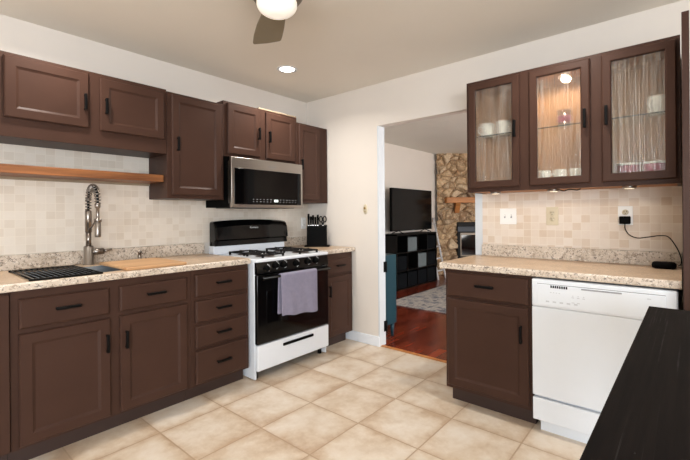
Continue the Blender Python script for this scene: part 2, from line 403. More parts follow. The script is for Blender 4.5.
# white reveal of the opening with two black hinge leaves left on it
b = MB(); b.box(XB-0.002, XB2+0.002, OY1-0.012, OY1+0.004, 0, OZ, 0.002); b.mi = 1
for z in (0.735, 0.175):
    b.box(XB2-0.03, XB2+0.004, OY1-0.016, OY1-0.011, z-0.05, z+0.05, 0.002)
    b.tube([(XB2+0.004, OY1-0.02, z-0.05), (XB2+0.004, OY1-0.02, z+0.05)], 0.008)
struct('trim_jamb', b, ['white', 'black'])
b = MB(); b.box(XB-0.006, XB2, OY0, OY0+0.006, 0, OZ); b.box(XB-0.006, XB, 1.166, OY0, 0.9, OZ, 0.002); struct('trim_opening', b, 'white')
b = MB(); b.box(XB-0.014, XB, OY1-0.012, 2.60, 0, 0.092, 0.003)
struct('baseboard_right', b, 'enamel')
b = MB(); b.box(XB2, LX, LY-0.014, LY, 0, 0.09, 0.003); struct('baseboard_living', b, 'white')
b = MB(); b.box(-0.25, XB, YA-0.008, YA, 1.004, 1.70); struct('wall_tile_back', b, 'tileA')
b = MB(); b.box(XB-0.008, XB, 0.0, 1.166, 0.998, 1.40); struct('wall_tile_right', b, 'tileB')

# ------------------------------------------------------------------ cabinet pieces (local: front looks along -y, u = x)
def door_mesh(x0, x1, z0, z1, stile=0.05, t=0.02, y=-0.001, recess=0.008):
    b = MB()
    def ring(ins, yy): return [(x0+ins, yy, z0+ins), (x1-ins, yy, z0+ins), (x1-ins, yy, z1-ins), (x0+ins, yy, z1-ins)]
    b.loft([ring(0, y), ring(0, y-t+0.006), ring(0.006, y-t), ring(stile, y-t), ring(stile+0.006, y-t+0.004), ring(stile+0.014, y-t+recess)])
    return b
def drawer_mesh(x0, x1, z0, z1, t=0.02, y=-0.001):
    b = MB()
    def ring(ins, yy): return [(x0+ins, yy, z0+ins), (x1-ins, yy, z0+ins), (x1-ins, yy, z1-ins), (x0+ins, yy, z1-ins)]
    b.loft([ring(0, y), ring(0, y-t+0.009), ring(0.004, y-t+0.004), ring(0.010, y-t)])
    return b
def pull(parent, x, z, L, vertical, y=-0.021):
    b = MB(); h = L/2
    if vertical:
        b.box(x-0.0075, x+0.0075, y-0.030, y-0.015, z-h, z+h, 0.003)
        for s in (-1, 1): b.box(x-0.005, x+0.005, y-0.02, y+0.001, z+s*(h-0.008)-0.006, z+s*(h-0.008)+0.006, 0.002)
    else:
        b.box(x-h, x+h, y-0.030, y-0.015, z-0.0075, z+0.0075, 0.003)
        for s in (-1, 1): b.box(x+s*(h-0.008)-0.006, x+s*(h-0.008)+0.006, y-0.02, y+0.001, z-0.005, z+0.005, 0.002)
    return b.build('handle', 'black', parent)

def base_cabinet(label, loc, rz, W, depth, toe_d, doors, drawers, toe_ends=(0, 0), group='painted base cabinets', hollow=False):
    t = thing('base_cabinet', label, 'cabinet', loc, rz, group)
    b = MB()
    if hollow:
        b.box(0, W, 0, 0.02, 0.1, 0.874); b.box(0, 0.016, 0.02, depth, 0.1, 0.874); b.box(W-0.016, W, 0.02, depth, 0.1, 0.874)
        b.box(0.016, W-0.016, 0.02, depth, 0.1, 0.116); b.box(0.016, W-0.016, depth-0.01, depth, 0.116, 0.874)
    else: b.box(0, W, 0, depth, 0.1, 0.874)
    b.build('body', 'brown', t)
    b = MB(); b.box(toe_ends[0], W-toe_ends[1], toe_d, depth, 0, 0.1); b.build('toe_kick', 'toe', t)
    for x0, x1, z0, z1, hx, hz in doors:
        d = door_mesh(x0, x1, z0, z1).build('door', 'brown', t); pull(d, hx, hz, 0.10, True)
    for x0, x1, z0, z1 in drawers:
        d = drawer_mesh(x0, x1, z0, z1).build('drawer', 'brown', t); pull(d, (x0+x1)/2, (z0+z1)/2+0.006, 0.11, False)
    return t
DA = YA-0.002-YF
base_cabinet('brown double-door base cabinet under the sink and dish rack', (0.392, YF, 0), 0, 0.912, DA, YT-YF,
    [(0.030, 0.432, 0.115, 0.662, 0.412, 0.527), (0.482, 0.884, 0.115, 0.664, 0.511, 0.527)],
    [(0.030, 0.430, 0.686, 0.832), (0.481, 0.884, 0.688, 0.834)], hollow=True)
base_cabinet('narrow brown base cabinet with a stack of four drawers left of the range', (1.306, YF, 0), 0, 0.452, DA, YT-YF, [],
    [(0.028, 0.433, 0.693, 0.842), (0.028, 0.431, 0.521, 0.667), (0.028, 0.431, 0.353, 0.501), (0.028, 0.431, 0.116, 0.334)])
base_cabinet('small brown base cabinet between the range and the corner', (2.572, YF, 0), 0, 0.40, DA, YT-YF,
    [(0.028, 0.374, 0.115, 0.664, 0.052, 0.535)], [(0.028, 0.374, 0.682, 0.826)], (0, 0.02))
t = thing('base_cabinet', 'plain brown base cabinet cut off by the left edge of the photo', 'cabinet', (-0.25, YF, 0), 0, 'painted base cabinets')
b = MB(); b.box(0, 0.64, 0, DA, 0.1, 0.874); b.build('body', 'brown', t)
b = MB(); b.box(0, 0.64, YT-YF, DA, 0, 0.1); b.build('toe_kick', 'toe', t)
b = MB(); b.box(0.02, 0.636, -0.019, -0.001, 0.112, 0.862, 0.002); b.build('door', 'brown', t)
base_cabinet('brown base cabinet with one drawer and door left of the dishwasher', (XF, 1.186, 0), RB, 0.530, XB-0.002-XF, XT-XF,
    [(0.016, 0.516, 0.124, 0.686, 0.478, 0.535)], [(0.016, 0.516, 0.702, 0.856)], (0.012, 0))

def upper_cabinet(label, x0, x1, z0, z1, doors, group='painted wall cabinets'):
    t = thing('wall_cabinet', label, 'cabinet', (x0, YU, 0), 0, group)
    b = MB(); b.box(0, x1-x0, 0, YA-0.010-YU, z0, z1, 0.0015, 1); b.build('body', 'brown', t)
    for a0, a1, h0, h1, hx, hz in doors:
        d = door_mesh(a0-x0, a1-x0, h0, h1).build('door', 'brown', t); pull(d, hx-x0, hz, 0.10, True)
    return t
t = upper_cabinet('long low brown wall cabinet with two doors above the wooden shelf', 0.385, 1.314, 1.674, 2.134,
    [(0.424, 0.826, 1.778, 2.112, 0.802, 1.93), (0.887, 1.292, 1.773, 2.104, 0.918, 1.928)])
upper_cabinet('tall brown wall cabinet at the right end of the wooden shelf', 1.316, 1.769, 1.36, 2.124, [(1.345, 1.745, 1.386, 2.108, 1.382, 1.752)])
upper_cabinet('short brown wall cabinet with two doors above the microwave', 1.772, 2.562, 1.712, 2.158,
    [(1.803, 2.122, 1.734, 2.142, 2.102, 1.932), (2.188, 2.526, 1.73, 2.138, 2.216, 1.92)])
upper_cabinet('brown wall cabinet with one door in the corner right of the microwave', 2.566, 2.985, 1.352, 2.118, [(2.578, 2.862, 1.378, 2.100, 2.602, 1.715)])
tag((lambda b: (b.box(2.12, 2.56, YU-0.002, YU+0.05, 2.159, 2.170, 0.001), b.build('wood_strip', 'dust'))[1])(MB()), 'thin pale strip lying on top of the cabinet above the microwave', 'strip')

# floating shelf
t = thing('wall_shelf', 'thick live-edge wooden shelf on the tiles above the faucet', 'shelf', (0, 0, 0))
b = MB(); b.box(0.30, 1.312, 2.835, 3.09, 1.478, 1.528, 0.004); b.build('board', 'shelf', t)
b = MB(); b.box(0.30, 1.31, 3.06, 3.09, 1.462, 1.478); b.build('cleat', 'dust', t)

# ------------------------------------------------------------------ countertops
def slab(b, x0, x1, y0, y1, front, th=0.038, z1=0.914):
    """top with a rolled front edge; front: 'y' front at y0, 'x' front at x0"""
    r = 0.012; z0 = z1-th; before = set(b.b.faces)
    if front == 'y':
        prof = [(y1, z0), (y0+0.004, z0), (y0, z0+0.006)] + [(y0+r-r*math.cos(a), z1-r+r*math.sin(a)) for a in [i*math.pi/12 for i in range(0, 7)]] + [(y1, z1)]
        b.prism(prof, 0, x0, x1)
    else:
        prof = [(x1, z0), (x0+0.004, z0), (x0, z0+0.006)] + [(x0+r-r*math.cos(a), z1-r+r*math.sin(a)) for a in [i*math.pi/12 for i in range(0, 7)]] + [(x1, z1)]
        b.prism(prof, 1, y0, y1)
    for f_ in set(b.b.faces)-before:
        if all(abs(v.co.z-z1) < 1e-5 for v in f_.verts): f_.material_index = 1  # flat top faces take the laminate with warm light painted in
SX0, SX1, SY0, SY1 = 0.50, 1.225, 2.515, 2.925       # sink cut-out
t = thing('countertop', 'speckled tan countertop holding the sink along the left wall', 'countertop', (0, 0, 0), 0, 'speckled countertops')
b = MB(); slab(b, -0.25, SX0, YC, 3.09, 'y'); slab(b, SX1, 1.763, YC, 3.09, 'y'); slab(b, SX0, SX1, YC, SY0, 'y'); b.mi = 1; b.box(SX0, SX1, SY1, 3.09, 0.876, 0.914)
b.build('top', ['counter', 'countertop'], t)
b = MB(); b.box(-0.25, 1.763, 3.070, 3.090, 0.914, 1.004, 0.003); b.build('backsplash_strip', 'counter', t)
t = thing('countertop', 'short speckled countertop under the knife block in the corner', 'countertop', (0, 0, 0), 0, 'speckled countertops')
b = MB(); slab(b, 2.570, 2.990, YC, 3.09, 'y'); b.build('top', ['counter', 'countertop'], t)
b = MB(); b.box(2.570, 2.990, 3.070, 3.090, 0.914, 1.004, 0.003); b.build('backsplash_strip', 'counter', t)
t = thing('countertop', 'speckled tan countertop above the dishwasher', 'countertop', (0, 0, 0), 0, 'speckled countertops')
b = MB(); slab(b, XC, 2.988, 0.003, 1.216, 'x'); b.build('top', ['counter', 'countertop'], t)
b = MB(); b.box(2.968, 2.988, 0.003, 1.166, 0.914, 0.998, 0.003); b.build('backsplash_strip', 'counter', t)

# ------------------------------------------------------------------ sink, faucet and what lies on it
t = thing('sink', 'deep stainless steel sink between dish rack and cutting board', 'sink', (0, 0, 0))
b = MB(); x0, x1, y0, y1 = SX0+0.004, SX1-0.004, SY0+0.004, SY1-0.004
def rr(ins, z, ): return [(x0+ins, y0+ins, z), (x1-ins, y0+ins, z), (x1-ins, y1-ins, z), (x0+ins, y1-ins, z)]
b.loft([rr(0, 0.909), rr(0.012, 0.909), rr(0.016, 0.74), rr(0.05, 0.715)], False, True); b.loft([rr(0, 0.909), rr(0, 0.71)], False, True)
b.build('basin', 'sink', t)
b = MB(); b.lathe([(0.045, 0), (0.045, 0.004), (0.02, 0.002), (0.0, 0.002)], (0.86, 2.72, 0.715)); b.build('drain', 'steeld', t)

FX, FY = 0.882, 2.992
t = thing('faucet', 'tall brushed nickel spring pull-down faucet behind the sink', 'faucet', (FX, FY, 0.914))
b = MB(); b.lathe([(0.0, 0), (0.034, 0), (0.034, 0.004), (0.029, 0.008), (0.029, 0.118), (0.026, 0.124), (0.017, 0.126)], seg=28); b.build('base', 'steeld', t)
b = MB(); b.lathe([(0.0165, 0.12), (0.0165, 0.215)], seg=20); b.lathe([(0.0195, 0.215), (0.0195, 0.355), (0.016, 0.36)], seg=20); b.build('neck', 'steeld', t)
R_ = 0.088; ztop = 0.425
path = [(0, 0, 0.355+0.01*i) for i in range(0, 10)] + [(0, -R_+R_*math.cos(a), ztop+R_*math.sin(a)) for a in [math.pi*i/16 for i in range(0, 17)]] + [(0, -2*R_, ztop-0.01*i) for i in range(1, 5)]
b = MB(); b.tube(path + [(0, -2*R_, 0.32), (0, -2*R_, 0.27)], 0.0075); b.build('hose', 'black', t)
pv = [Vector(p) for p in path]; cum = [0]
for i in range(1, len(pv)): cum.append(cum[-1]+(pv[i]-pv[i-1]).length)
def along(sv):
    for i in range(1, len(pv)):
        if cum[i] >= sv: return pv[i-1].lerp(pv[i], (sv-cum[i-1])/(cum[i]-cum[i-1])), (pv[i]-pv[i-1]).normalized()
    return pv[-1], (pv[-1]-pv[-2]).normalized()
coil = []; turns = 22; N = turns*14
for i in range(N+1):
    p, tg = along(cum[-1]*i/N); ex = Vector((1, 0, 0)); ey = tg.cross(ex).normalized(); a = 2*math.pi*turns*i/N
    coil.append(p + (ex*math.cos(a)+ey*math.sin(a))*0.0165)
b = MB(); b.tube(coil, 0.003, 6); b.build('spring', 'steeld', t)
b = MB(); b.lathe([(0.011, 0.405), (0.016, 0.40), (0.016, 0.375), (0.010, 0.37), (0.009, 0.30), (0.0165, 0.292), (0.0185, 0.2), (0.0165, 0.188), (0.0, 0.188)], (0, -2*R_, 0), seg=20); b.build('spray_head', 'steeld', t)
b = MB(); b.tube([(0, -0.016, 0.235), (0, -0.06, 0.25), (0, -0.155, 0.30)], 0.006); b.lathe([(0.022, 0.285), (0.022, 0.305)], (0, -2*R_, 0), seg=20); b.build('holder_arm', 'steeld', t)
b = MB(); b.tube([(0.02, 0, 0.085), (0.088, 0, 0.085)], 0.0215, 16); b.tube([(0.088, -0.0, 0.085), (0.10, -0.004, 0.088), (0.135, -0.02, 0.094)], [0.010, 0.010, 0.007], 10); b.build('lever', 'steeld', t)

t = thing('soap_dispenser', 'short steel soap pump by the cutting board', 'soap dispenser', (1.205, 2.992, 0.914))
b = MB(); b.lathe([(0.0, 0), (0.02, 0), (0.02, 0.006), (0.012, 0.01), (0.012, 0.055), (0.016, 0.058), (0.016, 0.066), (0.0, 0.068)], seg=18); b.build('pump', 'steeld', t)
b = MB(); b.tube([(0, 0, 0.06), (0, -0.03, 0.06), (0, -0.05, 0.054)], 0.006); b.build('spout', 'steeld', t)

t = thing('dish_rack', 'black roll-up drying rack laid across the left of the sink', 'dish rack', (0, 0, 0))
b = MB()
for i in range(13):
    x = 0.475 + i*0.0256; b.tube([(x, 2.45, 0.9215), (x, 2.952, 0.9215)], 0.0047, 8)
b.build('rods', 'black', t)
for yy in (2.456, 2.946):
    b = MB(); b.box(0.465, 0.792, yy-0.009, yy+0.009, 0.9145, 0.925, 0.003); b.build('end_band', 'black', t)
b = MB(); b.box(0.915, 1.282, 2.452, 2.905, 0.9145, 0.934, 0.006); b.prism([(0.925, 2.66), (0.94, 2.66), (0.94, 2.80), (0.925, 2.80)], 2, 0.9335, 0.9345)
tag(b.build('cutting_board', ['board', 'board']), 'wooden cutting board covering the right end of the sink', 'cutting board')

# ------------------------------------------------------------------ microwave
t = thing('microwave', 'stainless over-the-range microwave with black glass front', 'microwave', (1.785, 2.70, 1.30))
Wm, Hm = 0.766, 0.404
b = MB(); b.box(0, Wm, 0.03, 0.388, 0.0, Hm, 0.003); b.build('case', 'blackplastic', t)
d = (lambda b: (b.box(0, Wm, 0.0, 0.03, -0.004, Hm-0.003, 0.004), b.build('door', 'steel', t))[1])(MB())
b = MB(); b.box(0.026, Wm-0.024, -0.003, 0.005, 0.022, 0.314, 0.002); b.build('glass_panel', 'blackglass', d)
b = MB(); b.box(0.0, 0.0012, 0.05, 0.06, 0.05, 0.36); b.box(-0.001, 0.001, 0.035, 0.045, 0.03, 0.37); b.build('side_trim', 'steel', t)
b = MB(); b.box(0.06, Wm-0.06, 0.05, 0.33, -0.006, 0.002, 0.002); b.build('vent_grille', 'black', t)
for r_ in range(2):
    for k in list(range(6)) + list(range(8, 14)):
        x = 0.20+k*0.036; z = 0.044+r_*0.019
        b = MB(); b.box(x, x+random.uniform(0.009, 0.017), -0.0038, -0.0028, z, z+0.0055); b.build('key_mark', 'grey', d)
b = MB(); b.box(0.424, 0.466, -0.004, -0.0028, 0.047, 0.066); b.build('clock_display', 'clock', d)
text_mesh('brand_mark', 'FRIGIDAIRE', 0.017, 'grey', d, (0.405, -0.001, 0.342), (math.pi/2, 0, 0))

# ------------------------------------------------------------------ gas range
SX, SW = 1.786, 0.776; SFY = 2.388
t = thing('gas_range', 'white gas range with black oven door under the microwave', 'stove', (SX, SFY, 0))
b = MB(); b.box(0.014, SW-0.014, 0.06, 0.68, 0.045, 0.880, 0.004); b.build('body', 'blackplastic', t)
for x in (0.0, SW-0.016): b = MB(); b.box(x, x+0.016, 0.032, 0.69, 0.006, 0.880, 0.003); b.build('side_panel', 'enamel', t)
for x in (0.04, SW-0.04):
    for y in (0.08, 0.62): b = MB(); b.lathe([(0.0, 0), (0.018, 0), (0.016, 0.046)], (x, y, 0), seg=12); b.build('foot', 'black', t)
b = MB(); b.box(0, SW, 0.0, 0.68, 0.880, 0.905, 0.008, 3); b.build('cooktop', 'enamel', t)
b = MB(); b.prism([(0.033, 0.79), (0.006, 0.79), (0.0, 0.80), (0.010, 0.878), (0.033, 0.878)], 0, 0.004, SW-0.004); cp = b.build('control_panel', 'blackgloss', t)
for kx, kz in ((0.095, 0.831), (0.182, 0.846), (0.265, 0.846), (0.396, 0.843), (0.526, 0.845), (0.622, 0.845)):
    b = MB(); b.lathe([(0.0235, 0.002), (0.0235, -0.006), (0.019, -0.010), (0.017, -0.024), (0.0, -0.025)], (kx, 0.004, kz), (0, 1, 0.12), 20)
    b.box(kx-0.0035, kx+0.0035, -0.026, -0.016, kz-0.017, kz+0.017, 0.002); kn = b.build('knob', 'blackplastic', cp)
    b = MB()
    for a in range(200, 345, 24):
        ca, sa = math.cos(math.radians(a+90)), math.sin(math.radians(a+90))
        b.box(kx+0.030*ca-0.003, kx+0.030*ca+0.003, 0.0008, 0.0030, kz+0.030*sa-0.003, kz+0.030*sa+0.003)
    b.build('dial_marks', 'mark', kn)
b = MB(); b.box(0.004, SW-0.004, 0.0, 0.034, 0.270, 0.786, 0.005); od = b.build('oven_door', 'blackgloss', t)
b = MB(); b.box(0.09, SW-0.09, -0.002, 0.003, 0.34, 0.66, 0.001); b.build('window_glass', 'blackglass', od)
b = MB(); b.tube([(0.03, -0.042, 0.766), (SW-0.03, -0.042, 0.766)], 0.011, 14)
for x in (0.04, SW-0.04): b.box(x-0.013, x+0.013, -0.045, 0.002, 0.752, 0.778, 0.005)
b.build('handle', 'blackgloss', od)
b = MB(); b.box(0.004, SW-0.004, 0.0, 0.034, 0.072, 0.262, 0.006); dr = b.build('storage_drawer', 'enamel', t)
b = MB(); b.box(0.245, 0.575, -0.014, 0.003, 0.207, 0.229, 0.006); b.build('handle', 'blackplastic', dr)
# backguard
bg = [(0.56, 0.905), (0.60, 0.975), (0.575, 0.985), (0.590, 1.03), (0.566, 1.045), (0.580, 1.15), (0.60, 1.178), (0.655, 1.18), (0.655, 0.905)]
b = MB(); b.box(0.002, SW-0.002, 0.588, 0.66, 0.9, 0.976, 0.002); b.build('back_riser', 'enamel', t)
def arch(x): return 0.016*(1-((x-SW/2)/(SW/2))**2)
b = MB(); secs = []
prof = [(y+0.004, z) for y, z in [(0.655, 0.974), (0.572, 0.974), (0.578, 1.016), (0.560, 1.028), (0.572, 1.130), (0.590, 1.168), (0.612, 1.180), (0.655, 1.180)]]
b.smooth = False
XL, XR = 0.010, SW+0.030
for x in (XL, XL+0.004, 0.03, 0.1, 0.2, 0.3, SW/2, SW-0.3, SW-0.2, SW-0.1, SW-0.03, XR-0.004, XR):
    e = 0.012 if x in (XL, XR) else (0.004 if x in (XL+0.004, XR-0.004) else 0)
    secs.append([(x, y + e*(1 if y < 0.61 else 0), z + (arch(min(max(x, 0), SW)) if z > 1.1 else 0) - (e*1.5 if z > 1.1 else 0)) for y, z in prof])
b.loft(secs); bgo = b.build('backguard', 'blackgloss', t)
text_mesh('brand_mark', 'Kenmore', 0.024, 'mark', bgo, (0.405, 0.5725, 1.118), (math.pi/2-0.12, 0, 0))
for gx in (0.20, 0.585):
    for gy in (0.155, 0.395):
        b = MB(); r_ = 0.108; zz = 0.927
        b.box(gx-r_, gx+r_, gy-r_, gy-r_+0.014, zz-0.006, zz+0.005, 0.003); b.box(gx-r_, gx+r_, gy+r_-0.014, gy+r_, zz-0.006, zz+0.005, 0.003)
        b.box(gx-r_, gx-r_+0.014, gy-r_, gy+r_, zz-0.006, zz+0.005, 0.003); b.box(gx+r_-0.014, gx+r_, gy-r_, gy+r_, zz-0.006, zz+0.005, 0.003)
        for a in range(4):
            ca, sa = math.cos(a*math.pi/2), math.sin(a*math.pi/2)
            b.tube([(gx+ca*0.04, gy+sa*0.04, zz+0.004), (gx+ca*(r_-0.004), gy+sa*(r_-0.004), zz+0.004)], 0.006, 8)
        for sx_ in (-1, 1):
            for sy_ in (-1, 1): b.box(gx+sx_*(r_-0.008)-0.007, gx+sx_*(r_-0.008)+0.007, gy+sy_*(r_-0.008)-0.007, gy+sy_*(r_-0.008)+0.007, 0.9055, zz)
        gr = b.build('burner_grate', 'iron', t)
        b = MB(); b.lathe([(0.0, 0.9055), (0.078, 0.9055), (0.07, 0.909), (0.044, 0.909), (0.044, 0.917), (0.036, 0.921), (0.0, 0.922)], (gx, gy, 0), seg=24); b.build('burner', 'copper', gr)

# tea towel folded over the oven handle
hy, hz = SFY-0.042, 0.766
def towel_sheet():
    b = MB(); b.smooth = True; nx = 26; rows = []
    r_ = 0.0165
    prof = []                      # (dy, z, side)
    for i in range(14): prof.append((r_, 0.470+(hz-0.470)*i/14, 1))
    for i in range(9):
        a = math.pi*i/8; prof.append((r_*math.cos(a), hz+r_*math.sin(a), 0))
    for i in range(1, 20): prof.append((-r_, hz-(hz-0.440)*i/19, -1))
    for dy, z, side in prof:
        row = []
        for k in range(nx+1):
            u = k/nx; x = 1.968+u*0.392
            hang = max(0, (hz-z))/0.33
            if side > 0: x -= 0.012*hang
            wv = 0.004*math.sin(u*9+z*5)*hang + 0.003*math.sin(u*21+z*11)*hang
            zz = z
            if side < 0: zz = z + hang*(0.020-0.032*u) + 0.004*math.sin(u*13)*hang; x += 0.006*hang*(0.4-u)
            yy = hy + dy + (wv-0.004*hang if side < 0 else abs(wv)*0.4 if side > 0 else 0)
            row.append((x, yy, zz))
        rows.append(row)
    b.loft(rows, False, False, cyclic=False); return b
o = towel_sheet().build('tea_towel', 'towel')
s = o.modifiers.new('cloth', 'SOLIDIFY'); s.thickness = 0.007; s.offset = 0
s = o.modifiers.new('soft', 'SUBSURF'); s.levels = 1; s.render_levels = 1
tag(o, 'lilac grey terry towel hanging over the oven door handle', 'towel')

# ------------------------------------------------------------------ knife block in the corner
ka = math.atan2(r0.y, r0.x)           # the block faces the room diagonally
t = thing('knife_block', 'black knife block standing in the corner beside the range', 'knife block', (2.826, 2.787, 0.914), ka)
b = MB(); b.box(-0.125, 0.125, -0.045, 0.065, 0.0, 0.014, 0.004); b.build('tray', 'blackplastic', t)
b = MB(); b.prism([(-0.035, 0.014), (0.055, 0.014), (0.055, 0.218), (-0.03, 0.204)], 0, -0.1, 0.098); kb = b.build('block', 'blackplastic', t)
kw = [(-0.085, 0.118), (-0.062, 0.092), (-0.040, 0.104), (-0.016, 0.086), (0.008, 0.108)]
for i, (kx, kh) in enumerate(kw):
    lb = ['first black-handled knife from the left in the knife block', 'second black-handled knife from the left in the knife block', 'middle black-handled knife in the knife block',
          'second black-handled knife left of the scissors', 'black-handled knife standing next to the scissors'][i]
    p = Vector((2.826, 2.787, 0)) + Vector((math.cos(ka), math.sin(ka), 0))*kx + Vector((-math.sin(ka), math.cos(ka), 0))*0.012
    k = thing('kitchen_knife', lb, 'knife', (p.x, p.y, 1.1266), ka, 'knives in the knife block')
    b = MB(); b.loft([[(-0.009, -0.010, z0_), (0.009, -0.010, z0_), (0.009, 0.010, z0_), (-0.009, 0.010, z0_)] if j not in (2,) else [(-0.0105, -0.012, z0_), (0.0105, -0.012, z0_), (0.0105, 0.012, z0_), (-0.0105, 0.012, z0_)] for j, z0_ in enumerate((0.006, kh*0.4, kh*0.75, kh))]); b.build('handle', 'blackplastic', k)
    b = MB(); b.box(-0.006, 0.006, -0.002, 0.002, -0.002, 0.007); b.build('bolster', 'steel', k)
p = Vector((2.826, 2.787, 0)) + Vector((math.cos(ka), math.sin(ka), 0))*0.058 + Vector((-math.sin(ka), math.cos(ka), 0))*0.012
k = thing('kitchen_scissors', 'black-handled scissors at the right end of the knife block', 'scissors', (p.x, p.y, 1.1266), ka)
for s_ in (-1, 1):
    b = MB(); b.tube([(s_*0.019+0.016*math.cos(a), s_*0.003, 0.062+0.028*math.sin(a)) for a in [2*math.pi*i/20 for i in range(21)]], 0.0055, 8)
    b.tube([(s_*0.012, s_*0.003, 0.036), (-s_*0.004, s_*0.003, 0.004)], 0.006, 8); b.build('loop_handle', 'blackplastic', k)
b = MB(); b.box(-0.006, 0.006, -0.002, 0.002, -0.002, 0.01); b.build('blade', 'steel', k)

# ------------------------------------------------------------------ switch and outlet plates
def plate(name, label, wall, u, z, w_, h_, mat, cat, kind, group=None):
    if wall == 'A': t = thing(name, label, cat, (u, YA-0.008, z), 0, group)
    else: t = thing(name, label, cat, (XB-0.008, u, z), RB, group)
    b = MB(); b.box(-w_/2, w_/2, -0.006, 0.0, -h_/2, h_/2, 0.002); b.build('cover_plate', mat, t)
    if kind == 'switch':
        for s_ in (-1, 1):
            b = MB(); b.box(s_*0.023-0.005, s_*0.023+0.005, -0.007, -0.005, -0.012, 0.012); b.mi = 1; b.box(s_*0.023-0.0035, s_*0.023+0.0035, -0.015, -0.006, 0.0, 0.010, 0.001)
            b.build('toggle', ['grey', mat], t)
    else:
        for s_ in (-1, 1):
            b = MB(); b.lathe([(0.0, -0.0085), (0.0165, -0.0085), (0.0175, -0.005)], (0, 0, s_*0.02), (0, 1, 0), 20); b.mi = 1
            for q in (-0.006, 0.006): b.box(q-0.0013, q+0.0013, -0.0092, -0.008, s_*0.02, s_*0.02+0.009)
            b.box(-0.002, 0.002, -0.0092, -0.008, s_*0.02-0.009, s_*0.02-0.005); b.build('socket', [kind if kind in M else mat, 'black'], t)
    return t
plate('switch_plate', 'white double toggle switch plate nearest the living room opening', 'B', 0.974, 1.210, 0.118, 0.116, 'plate', 'light switch', 'switch')
plate('power_outlet', 'ivory double outlet with nothing plugged in on warm tiles', 'B', 0.679, 1.211, 0.076, 0.124, 'ivory', 'outlet', 'ivory', 'wall outlets')
plate('power_outlet', 'white outlet with the black charger plugged in', 'B', 0.268, 1.213, 0.076, 0.118, 'plate', 'outlet', 'ivory', 'wall outlets')
plate('power_outlet', 'narrow white outlet on tiles behind the knife block', 'A', 2.925, 1.145, 0.066, 0.120, 'plate', 'outlet', 'plate', 'wall outlets')

t = thing('power_adapter', 'black charger with a long cord plugged into the white outlet', 'charger', (XB-0.0175, 0.268, 1.185), RB)
b = MB(); b.box(-0.028, 0.028, -0.040, 0.0, -0.024, 0.024, 0.006); b.build('block', 'blackplastic', t)
sp_y, sp_x = 0.082, 2.855
pts = [(XB-0.040, 0.268, 1.161), (XB-0.042, 0.266, 1.13), (XB-0.045, 0.245, 1.095), (XB-0.05, 0.205, 1.078), (XB-0.052, 0.155, 1.085), (XB-0.055, 0.10, 1.095), (XB-0.06, 0.06, 1.088), (XB-0.07, 0.025, 1.03), (XB-0.09, 0.008, 0.98), (2.87, 0.006, 0.945), (2.862, 0.018, 0.934)]
def smooth(pts, n=6):
    P_ = [Vector(p) for p in pts]; P_ = [P_[0]]+P_+[P_[-1]]; out = []
    for i in range(1, len(P_)-2):
        a, b_, c, d_ = P_[i-1:i+3]
        for k in range(n):
            u = k/n; out.append(0.5*((2*b_)+(c-a)*u+(2*a-5*b_+4*c-d_)*u*u+(3*b_-a-3*c+d_)*u**3))
    out.append(P_[-2]); return out
b = MB(); b.tube(smooth([(sp[0], sp[1], sp[2]) for sp in [(-(p_[1]-0.268), p_[0]-(XB-0.0175), p_[2]-1.185) for p_ in pts]]), 0.0028, 8); b.build('cord', 'blackplastic', t)
t = thing('smart_speaker', 'low black rounded device on the counter by the dark end panel', 'speaker', (2.862, 0.080, 0.9142))
b = MB(); pr_ = []
for a, z in ((0.75, 0.0), (0.95, 0.006), (1.0, 0.018), (0.96, 0.030), (0.82, 0.036)):
    pr_.append([(0.045*a*math.copysign(abs(math.cos(q))**0.6, math.cos(q)), 0.056*a*math.copysign(abs(math.sin(q))**0.6, math.sin(q)), z) for q in [2*math.pi*i/28 for i in range(28)]])
b.smooth = True; b.loft(pr_); b.build('shell', 'blackplastic', t)
b = MB(); b.lathe([(0.0, 0.0355), (0.024, 0.0355), (0.024, 0.0375), (0.0, 0.0378)], seg=20); b.build('top_button', 'black', t)

t = thing('doorbell_plate', 'small oval brass plate on the cream wall left of the opening', 'wall plate', (XB, 2.305, 1.283), RB)
b = MB(); b.smooth = True
b.loft([[(0.026*a*math.cos(q), -d_, 0.048*a*math.sin(q)) for q in [2*math.pi*i/24 for i in range(24)]] for a, d_ in ((1.0, 0.0), (1.0, 0.004), (0.9, 0.007), (0.7, 0.008))]); b.build('plate', 'ivory', t)
b = MB(); b.lathe([(0.012, -0.008), (0.011, -0.013), (0.0, -0.015)], (0, 0, 0.010), (0, 1, 0), 16); b.lathe([(0.008, -0.008), (0.0, -0.012)], (0, 0, -0.022), (0, 1, 0), 12); b.build('button', 'brass', t)

# ------------------------------------------------------------------ glass-front wall cabinet on the right
GW, GD, GZ0, GZ1 = 1.152, XB-0.010-XU, 1.382, 2.152
t = thing('glass_cabinet', 'brown wall cabinet with three ribbed glass doors above the countertop', 'cabinet', (XU, 1.155, 0), RB)
b = MB(); b.box(0, GW, 0.02, GD, GZ1-0.018, GZ1); b.box(0, 0.016, 0.02, GD, GZ0, GZ1); b.box(GW-0.016, GW, 0.02, GD, GZ0, GZ1); b.build('carcass', 'brown', t)
b = MB(); b.box(0.016, GW-0.016, 0.022, GD, GZ0+0.002, GZ0+0.02); b.build('bottom_panel', 'underwood', t)
b = MB(); b.box(0.016, GW-0.016, GD-0.008, GD-0.001, GZ0+0.02, GZ1-0.018); b.box(0.016, 0.02, 0.021, GD-0.008, GZ0+0.02, GZ1-0.018); b.box(GW-0.02, GW-0.016, 0.021, GD-0.008, GZ0+0.02, GZ1-0.018)
b.box(0.02, GW-0.02, 0.021, GD-0.008, GZ1-0.022, GZ1-0.0185); b.build('lining', 'lining', t)
